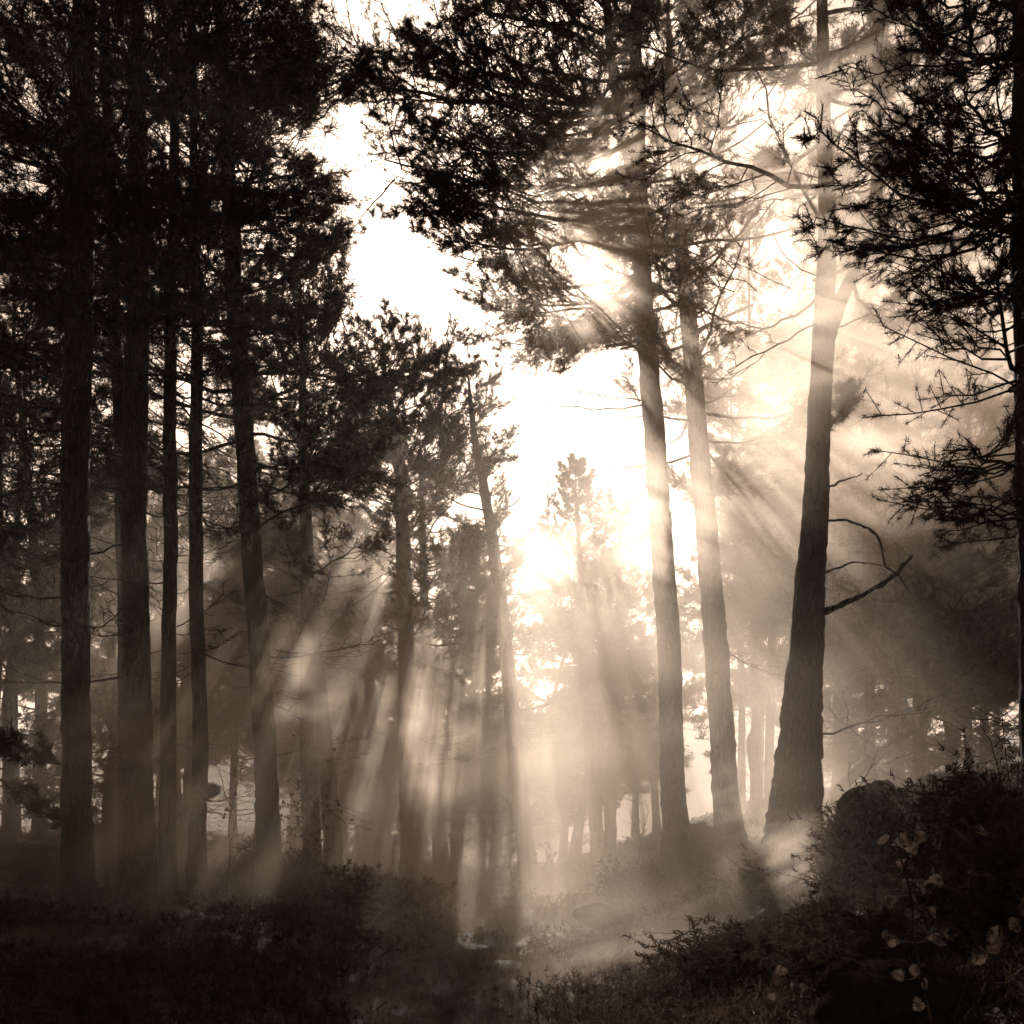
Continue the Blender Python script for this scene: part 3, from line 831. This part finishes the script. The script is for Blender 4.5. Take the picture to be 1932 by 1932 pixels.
for a in [
    ('round evergreen bush at the foot of the sturdy leaning pine', 478, 1620, 16.6, .55, .95, 1),
    ('small evergreen bush right against the foot of the sturdy leaning pine', 562, 1650, 16.2, .4, .65, 2),
    ('low dark bush left of the path below the rough-barked pine', 640, 1700, 15, .9, .5, 3),
    ('low bush below the tall middle pine in drifting mist', 745, 1690, 16, .9, .45, 4),
    ('bushy heath clump under the slim pine left of the slanting pine', 880, 1620, 24, 1.1, .8, 5),
    ('broad heath mound between the slanting pine and the triple clump', 1055, 1610, 26, 1.8, .9, 6),
    ('dark low clump in the middle of the path end', 990, 1690, 21, .9, .35, 7),
    ('heath mound on the left shoulder of the bank by the tall stout pine', 1205, 1660, 16.5, .9, .5, 8),
    ('dense dark shrub in front of the central right pair of pines', 1330, 1690, 12, .8, .5, 9),
    ('shrub wrapped round the foot of the largest trunk', 1480, 1640, 11.5, .8, .5, 10),
    ('shrub to the right of the largest trunk, with lit leaf edges', 1600, 1600, 10.5, .8, .8, 11),
    ('tall dark bush on the bank in front of the straight pine', 1690, 1540, 10, .9, .9, 12),
    ('big black bush on the bank by the right edge', 1850, 1540, 9, 1.0, 1.0, 13),
    ('dark shrub low in the right foreground under the oak sapling', 1640, 1740, 7, .8, .6, 14),
    ('dark shrub at the lower right edge behind the long bare stalks', 1880, 1740, 6.5, .8, .7, 15),
    ('low heath clump growing before the mossy boulder', 1640, 1880, 4.85, .3, .16, 17),
    ('dark heath clump in the right foreground beside the path', 1400, 1800, 8, .9, .45, 16),
]:
    bush('bush', a[0], a[1], a[2], a[3], a[4], a[5], 300 + a[6], leaf=(.06, .016) if a[3] < 13 else (.09, .03), n=1400 if a[3] < 13 else 900)

def rock(label, x, y, d, sx, sy, sz, seed, sink=.3):
    rng = np.random.default_rng(seed)
    n, m = 40, 64
    th, ph = np.meshgrid(np.linspace(0.0, PI, n), np.linspace(0, 2 * PI, m, endpoint=False), indexing='ij')
    v = np.stack([np.sin(th) * np.cos(ph), np.sin(th) * np.sin(ph), np.cos(th)], -1)
    q = v
    ox, oy = rng.random(2) * 50
    k = 1 + .55 * (vnoise(v[..., 0] * 1.6 + ox, v[..., 2] * 1.6 + v[..., 1] + oy, 31) - .5) + .16 * (vnoise(v[..., 0] * 4 + ox, v[..., 2] * 4 + v[..., 1] * 3, 32) - .5) + .12 * (vnoise(v[..., 0] * 9 + v[..., 1] * 4, v[..., 2] * 12 + v[..., 1] * 9 + oy, 33) - .5) + .06 * (vnoise(v[..., 0] * 22, v[..., 2] * 20 + v[..., 1] * 15, 34) - .5)
    v = (q * k[..., None] * [sx, sy, sz]).reshape(-1, 3)
    i = np.arange(n - 1)[:, None] * m
    a = np.arange(m)[None]
    b = (a + 1) % m
    f = np.concatenate([np.stack([i + a, i + m + a, i + m + b], -1).reshape(-1, 3), np.stack([i + a, i + m + b, i + b], -1).reshape(-1, 3)])
    p = P(x, y, d)
    o = link('rock', make_mesh('rock', v, f), M_ROCK, None, (p[0], d, p[2]))
    tag(o, label, 'rock')
rock('mossy boulder low in the right foreground with pale ridges', 1655, 1900, 5.3, .33, .30, .22, 1)
rock('rounded rock on the crest of the right bank before the dark straight pine', 1650, 1535, 12, .42, .5, .32, 2)
rock('long low rock on top of the bank behind the tall dark bush', 1785, 1510, 12.5, .6, .6, .3, 3)
rock('smooth pale rock behind the central right pair of pines', 1330, 1620, 19, .5, .6, .62, 4)
rock('square-edged stone left of the sturdy leaning pine', 468, 1710, 16.5, .2, .22, .24, 5)
rock('sloping dark rock slab at the left edge behind the first pine', 10, 1650, 18, 1.3, 1.2, .55, 7)
rock('small stone sunk in the undergrowth at the bank corner by the path', 1130, 1730, 14, .3, .3, .18, 8)

# ------------------------------------------------------------------ saplings
def oak_leaf(c, d, nrm, L, rng):
    """a lobed leaf of length L from c along d"""
    d = d / np.linalg.norm(d)
    s = np.cross(d, nrm); s /= np.linalg.norm(s)
    n = np.cross(s, d)
    ts = np.array([0, .10, .22, .32, .42, .54, .63, .74, .84, .93, 1.0])
    ws = np.array([.01, .14, .30, .22, .42, .31, .47, .34, .38, .20, .0])
    mid = c + np.outer(ts, d) * L + np.outer(np.sin(ts * 2.6) * rng.uniform(-.25, .55), n) * L
    cup = rng.uniform(-.5, .9)
    le = mid + np.outer(ws, s) * L + np.outer(ws * cup, n) * L + n * rng.normal(0, .02, (11, 1)) * L
    ri = mid - np.outer(ws, s) * L + np.outer(ws * cup, n) * L + n * rng.normal(0, .02, (11, 1)) * L
    v = np.vstack([mid, le, ri])
    f = []
    for i in range(10):
        f += [(i, 11 + i, 12 + i), (i, 12 + i, i + 1), (i, i + 1, 23 + i), (i, 23 + i, 22 + i)]
    return v, np.array(f)

def sapling(name, label, d, stems, leaves, seed, leaf_len=.1, twigs=0, mat=None, cat='sapling'):
    """stems: lists of rows (x, y, radius in mm, dd); leaves: (x, y, dd)"""
    rng = np.random.default_rng(seed)
    wood, fol = Geo(), Geo()
    pts = []
    for st in stems:
        q = np.array([[*P(x, y, d + dd), r / 1000] for x, y, r, dd in st])
        if st is stems[0]:
            gz = float(ground_z(q[0, 0], q[0, 1]))
            if q[0, 2] > gz:
                q = np.vstack([[q[0, 0], q[0, 1], gz - .1, q[0, 3]], q])
            base = q[0, :3].copy()
        q = spline(q, 6)
        wood.add(*tube(q[:, :3], np.maximum(q[:, 3], .0012), 6, .04, rng))
        pts.append(q[:, :3])
    allp = np.vstack(pts)
    for k in range(twigs):
        b = allp[rng.integers(len(allp) // 4, len(allp))]
        v = np.array([rng.normal(0, .5), rng.normal(0, .4), rng.uniform(.1, .8)])
        v *= rng.uniform(.15, .55) / np.linalg.norm(v)
        c = b + np.linspace(0, 1, 5)[:, None] * v + np.cumsum(rng.normal(0, .012, (5, 3)), 0)
        wood.add(*tube(c, np.linspace(.005, .002, 5), 4))
        pts.append(c)
    for (x, y, dd) in leaves:
        c = P(x, y, d + dd)
        near = allp[np.argmin(np.linalg.norm(allp - c, axis=1))]
        wood.add(*thin_sticks(near[None], c[None], [.0022], [.0015]))
        for r in range(1 if leaf_len > .05 else 3):
            dv = (c - near) / (np.linalg.norm(c - near) + 1e-6) * .5 + rng.normal(0, 1, 3) * [.7, .2, .7] + [0, 0, -.2]
            nn = np.array([rng.normal(0, .45), -1.0, rng.normal(.2, .45)])
            fol.add(*oak_leaf(c, dv, nn, leaf_len * rng.uniform(.75, 1.2), rng))
    root = thing(name, label, cat, base)
    link('stem', wood.mesh('stem', base), M_BARK, root)
    if fol.n:
        link('foliage', fol.mesh('foliage', base), mat or M_LEAF, root)

rg = np.random.default_rng(3)
sapling('oak_sapling', 'slender dark-stemmed oak sapling with curled pale leaves in the right foreground', 4.4,
        [[(1765, 1990, 7, -.1), (1742, 1860, 6, 0), (1728, 1780, 5.5, 0), (1718, 1690, 5, 0), (1700, 1620, 4, 0), (1690, 1590, 2.5, 0)]],
        [(1668, 1580, 0), (1682, 1595, .05), (1705, 1600, .05), (1728, 1592, 0), (1690, 1625, .1), (1700, 1660, .05), (1728, 1660, .05), (1745, 1672, 0), (1750, 1690, 0), (1700, 1690, .1),
         (1725, 1700, -.05), (1752, 1712, 0), (1735, 1728, .1), (1715, 1735, .1), (1690, 1762, 0), (1700, 1775, .1), (1742, 1770, 0), (1760, 1772, 0), (1735, 1838, 0), (1748, 1845, 0), (1705, 1850, .1), (1728, 1880, 0)], 11, .07)
sapling('oak_sapling', 'pale oak shoot with a few round leaves cut by the right edge', 3.8,
        [[(1808, 1980, 5, 0), (1850, 1880, 4.5, 0), (1888, 1795, 4, 0), (1915, 1745, 3, 0), (1945, 1690, 2.5, 0)], [(1785, 1985, 3, .1), (1812, 1890, 2.5, .1), (1838, 1790, 2, .1)]],
        [(1915, 1715, 0), (1932, 1730, .05), (1882, 1745, 0), (1905, 1755, 0), (1890, 1780, 0), (1925, 1760, .05), (1840, 1790, .1)], 12, .065)
sapling('oak_sapling', 'tiny oak seedling with two upright leaves at the bottom right of centre', 4.6,
        [[(1525, 1925, 4, 0), (1510, 1885, 3.5, 0), (1495, 1850, 2.5, 0), (1488, 1835, 2, 0)]], [(1486, 1835, 0), (1494, 1848, .05), (1512, 1875, .05), (1470, 1880, .05)], 13, .06)
sapling('bare_sapling', 'leafless two-stemmed sapling between the slim tufted pine and the sturdy leaning pine', 14.5,
        [[(425, 1690, 14, 0), (433, 1620, 11, 0), (432, 1560, 9, 0), (440, 1510, 7, 0), (455, 1450, 4, 0)], [(433, 1600, 8, 0), (445, 1540, 6, .1), (425, 1500, 4, .1), (420, 1470, 3, .1)], [(434, 1640, 7, 0), (450, 1605, 5, 0), (465, 1600, 3, 0)]], [(440, 1500, .1), (425, 1540, 0), (430, 1530, 0)], 14, .05, 26)
sapling('bare_sapling', 'small leafless sapling left of the tall stout pine against the light', 20,
        [[(1203, 1660, 12, 0), (1206, 1610, 9, 0), (1212, 1570, 7, 0), (1224, 1530, 4, 0)], [(1209, 1590, 6, 0), (1200, 1565, 4, 0), (1192, 1545, 3, 0)]], [], 15, .05, 16)
sapling('birch_sapling', 'thin birch sapling with small bright leaves behind the leaning pine', 17.5,
        [[(576, 1700, 13, 0), (576, 1620, 11, 0), (577, 1540, 9, 0), (576, 1450, 6, 0), (577, 1400, 4, 0)]],
        [(576 + rg.normal(0, 26), 1535 + rg.normal(0, 48), rg.normal(0, .3)) for _ in range(170)], 16, .045, 30)
sapling('bare_shrub', 'bare upright shrub of many twigs at the right edge above the bank', 9.5,
        [[(1915, 1560, 8, 0), (1905, 1480, 6, 0), (1895, 1400, 4, 0), (1890, 1340, 3, 0)], [(1918, 1540, 7, .1), (1922, 1440, 5, .1), (1928, 1330, 3, .1)], [(1912, 1540, 6, -.1), (1890, 1480, 4, -.1), (1870, 1400, 3, -.1)], [(1920, 1520, 6, .2), (1940, 1420, 4, .2), (1945, 1340, 3, .2)]], [], 17, .05, 40, cat='shrub')

# ------------------------------------------------------------------ drifting mist
def mist_material():
    m, t = new_mat('drifting_mist')
    N, L = t.nodes.new, t.links.new
    tc = N('ShaderNodeTexCoord')
    oi = N('ShaderNodeObjectInfo')
    ln = N('ShaderNodeVectorMath'); ln.operation = 'LENGTH'
    L(tc.outputs['Object'], ln.inputs[0])
    fall = N('ShaderNodeMapRange'); fall.interpolation_type = 'SMOOTHSTEP'
    fall.inputs['From Min'].default_value, fall.inputs['From Max'].default_value = 1.0, .15
    L(ln.outputs['Value'], fall.inputs['Value'])
    mp = N('ShaderNodeMapping'); mp.inputs['Scale'].default_value = (.7, 1.5, 2.6)
    L(tc.outputs['Object'], mp.inputs[0])
    no = N('ShaderNodeTexNoise'); no.noise_dimensions = '4D'
    no.inputs['Scale'].default_value = 1.8
    no.inputs['Detail'].default_value = 5
    no.inputs['Roughness'].default_value = .55
    no.inputs['Distortion'].default_value = .5
    w = N('ShaderNodeMath'); w.operation = 'MULTIPLY'; w.inputs[1].default_value = 60
    L(oi.outputs['Random'], w.inputs[0]); L(w.outputs[0], no.inputs['W']); L(mp.outputs[0], no.inputs['Vector'])
    mr = N('ShaderNodeMapRange'); mr.interpolation_type = 'SMOOTHSTEP'
    mr.inputs['From Min'].default_value, mr.inputs['From Max'].default_value = .36, .66
    L(no.outputs[0], mr.inputs['Value'])
    a = N('ShaderNodeMath'); a.operation = 'MULTIPLY'
    L(fall.outputs[0], a.inputs[0]); L(mr.outputs[0], a.inputs[1])
    sp = N('ShaderNodeSeparateColor'); L(oi.outputs['Color'], sp.inputs[0])
    b = N('ShaderNodeMath'); b.operation = 'MULTIPLY'
    L(a.outputs[0], b.inputs[0]); L(sp.outputs[0], b.inputs[1])
    v = N('ShaderNodeVolumePrincipled')
    v.inputs['Color'].default_value = (.95, .825, .71, 1)
    v.inputs['Anisotropy'].default_value = .45
    L(b.outputs[0], v.inputs['Density'])
    o = N('ShaderNodeOutputMaterial'); L(v.outputs[0], o.inputs['Volume'])
    return m

def mist():
    M = mist_material()
    import bmesh
    bm = bmesh.new()
    bmesh.ops.create_icosphere(bm, subdivisions=2, radius=1.02)
    me = bpy.data.meshes.new('mist')
    bm.to_mesh(me); bm.free()
    me.materials.append(M)
    for label, x, y, d, rx, ry, rz, dens, tilt in [
        ('bright streaks of mist slanting up through the crown of the central right pines', 1190, 330, 14.2, 330, 130, 1.6, .95, 27),
        ('pale mist hanging in the lower crown of the central right pines', 1080, 520, 14.2, 210, 200, 1.6, .50, 15),
        ('streaked mist in front of the upper fork of the largest trunk', 1640, 400, 11.3, 310, 180, 1.2, .50, 25),
        ('pale mist across the middle of the largest trunk', 1600, 610, 11.3, 300, 160, 1.2, .38, 8),
        ('dense brown smoke cloud to the right of the largest trunk', 1720, 850, 15.2, 310, 210, 2.0, .45, 10),
        ('glowing mist round the tall stout pine', 1250, 980, 14, 230, 170, 1.3, .50, -20),
        ('soft mist over the pyramid-topped pine', 1110, 1090, 24, 260, 140, 3.0, .22, -15),
        ('glowing mist column at the tall middle pine', 775, 1370, 19.0, 100, 240, 2.0, .60, 10),
        ('pale patch of mist beside the sturdy leaning pine', 560, 1290, 15, 130, 190, 1.2, .50, 0),
        ('bright ground mist rising left of the path end', 850, 1640, 17, 150, 190, 1.8, .22, 10),
        ('ground mist curling round the foot of the largest trunk', 1490, 1650, 10.8, 190, 150, 1.0, .42, 30),
        ('ground mist over the path in front of the bank', 1180, 1800, 9.5, 260, 160, 1.1, .22, 20),
        ('thin ground mist between the left pines', 290, 1500, 11, 320, 380, 1.6, .24, 40),
        ('smoky rays of mist reaching from the central pair to the right edge of the wood', 1560, 250, 12.6, 340, 140, 1.3, .60, 27),
        ('mist around the foot of the central right pair', 1380, 1560, 14, 150, 150, 1.3, .25, 10),
    ]:
        o = bpy.data.objects.new('mist', me)
        COL.objects.link(o)
        p = P(x, y, d)
        o.location = p
        o.rotation_euler = (0, -R(tilt), 0)
        o.scale = (rx / F * d, rz, ry / F * d)
        o.color = (dens, 0, 0, 1)
        tag(o, label, 'mist', 'drifting mist', 'stuff')
    bm = bmesh.new()
    bmesh.ops.create_icosphere(bm, subdivisions=4, radius=1.0)
    for i, (label, c, r, dens, g) in enumerate([
        ('patchy bank of mist lying between the near trunks up to their lowest boughs', (-.5, 18.5, -.5), (15, 12, 9.5), .038, .42),
        ('even bank of mist filling the clearing and the farther rows', (0, 39, 1.5), (34, 17, 12), .019, .4),
        ('brown bank of mist among the crowns right of the largest trunk', (8.8, 21.0, 9.0), (6.4, 5.0, 4.8), .085, .3),
        ('brown bank of mist among the middle pines left of the path', (-4.2, 21.5, 4.8), (6, 5.5, 6.2), .085, .4),
        ('thin mist hanging in the crowns of the right-hand pines', (4.4, 14.0, 9.0), (5.6, 4.6, 4.8), .11, .35),
    ]):
        patch = i in (0, 2, 3, 4)
        m, t = new_mat('even_mist')
        v = t.nodes.new('ShaderNodeVolumePrincipled')
        v.inputs['Color'].default_value = (.95, .825, .71, 1)
        v.inputs['Anisotropy'].default_value = g
        tc = t.nodes.new('ShaderNodeTexCoord')
        ln = t.nodes.new('ShaderNodeVectorMath'); ln.operation = 'LENGTH'
        mr = t.nodes.new('ShaderNodeMapRange'); mr.interpolation_type = 'SMOOTHSTEP'   # thins out towards its rim
        mr.inputs['From Min'].default_value, mr.inputs['From Max'].default_value = 1.0, .25
        mr.inputs['To Min'].default_value, mr.inputs['To Max'].default_value = 0.0, dens
        t.links.new(tc.outputs['Object'], ln.inputs[0]); t.links.new(ln.outputs['Value'], mr.inputs['Value']); 
        if patch:                                      # drifting patches inside the bank, in metres
            gm = t.nodes.new('ShaderNodeNewGeometry')
            mp = t.nodes.new('ShaderNodeMapping'); mp.inputs['Scale'].default_value = (.42, .42, .62); mp.inputs['Rotation'].default_value = (0, .45, 0)
            no = t.nodes.new('ShaderNodeTexNoise'); no.inputs['Scale'].default_value = 1.0; no.inputs['Detail'].default_value = 4; no.inputs['Distortion'].default_value = .6
            m2 = t.nodes.new('ShaderNodeMapRange'); m2.inputs['From Min'].default_value, m2.inputs['From Max'].default_value = .36, .66
            m2.inputs['To Min'].default_value, m2.inputs['To Max'].default_value = .15, 2.3
            mu = t.nodes.new('ShaderNodeMath'); mu.operation = 'MULTIPLY'
            t.links.new(gm.outputs['Position'], mp.inputs[0]); t.links.new(mp.outputs[0], no.inputs[0]); t.links.new(no.outputs[0], m2.inputs[0])
            t.links.new(mr.outputs[0], mu.inputs[0]); t.links.new(m2.outputs[0], mu.inputs[1]); t.links.new(mu.outputs[0], v.inputs['Density'])
        else:
            t.links.new(mr.outputs[0], v.inputs['Density'])
        o_ = t.nodes.new('ShaderNodeOutputMaterial')
        t.links.new(v.outputs[0], o_.inputs['Volume'])
        me2 = bpy.data.meshes.new('mist_bank')
        bm.to_mesh(me2)
        o = link('mist_bank', me2, m, None, c)
        o.scale = r
        tag(o, label, 'mist', 'banks of mist', 'stuff')
    bm.free()
mist()
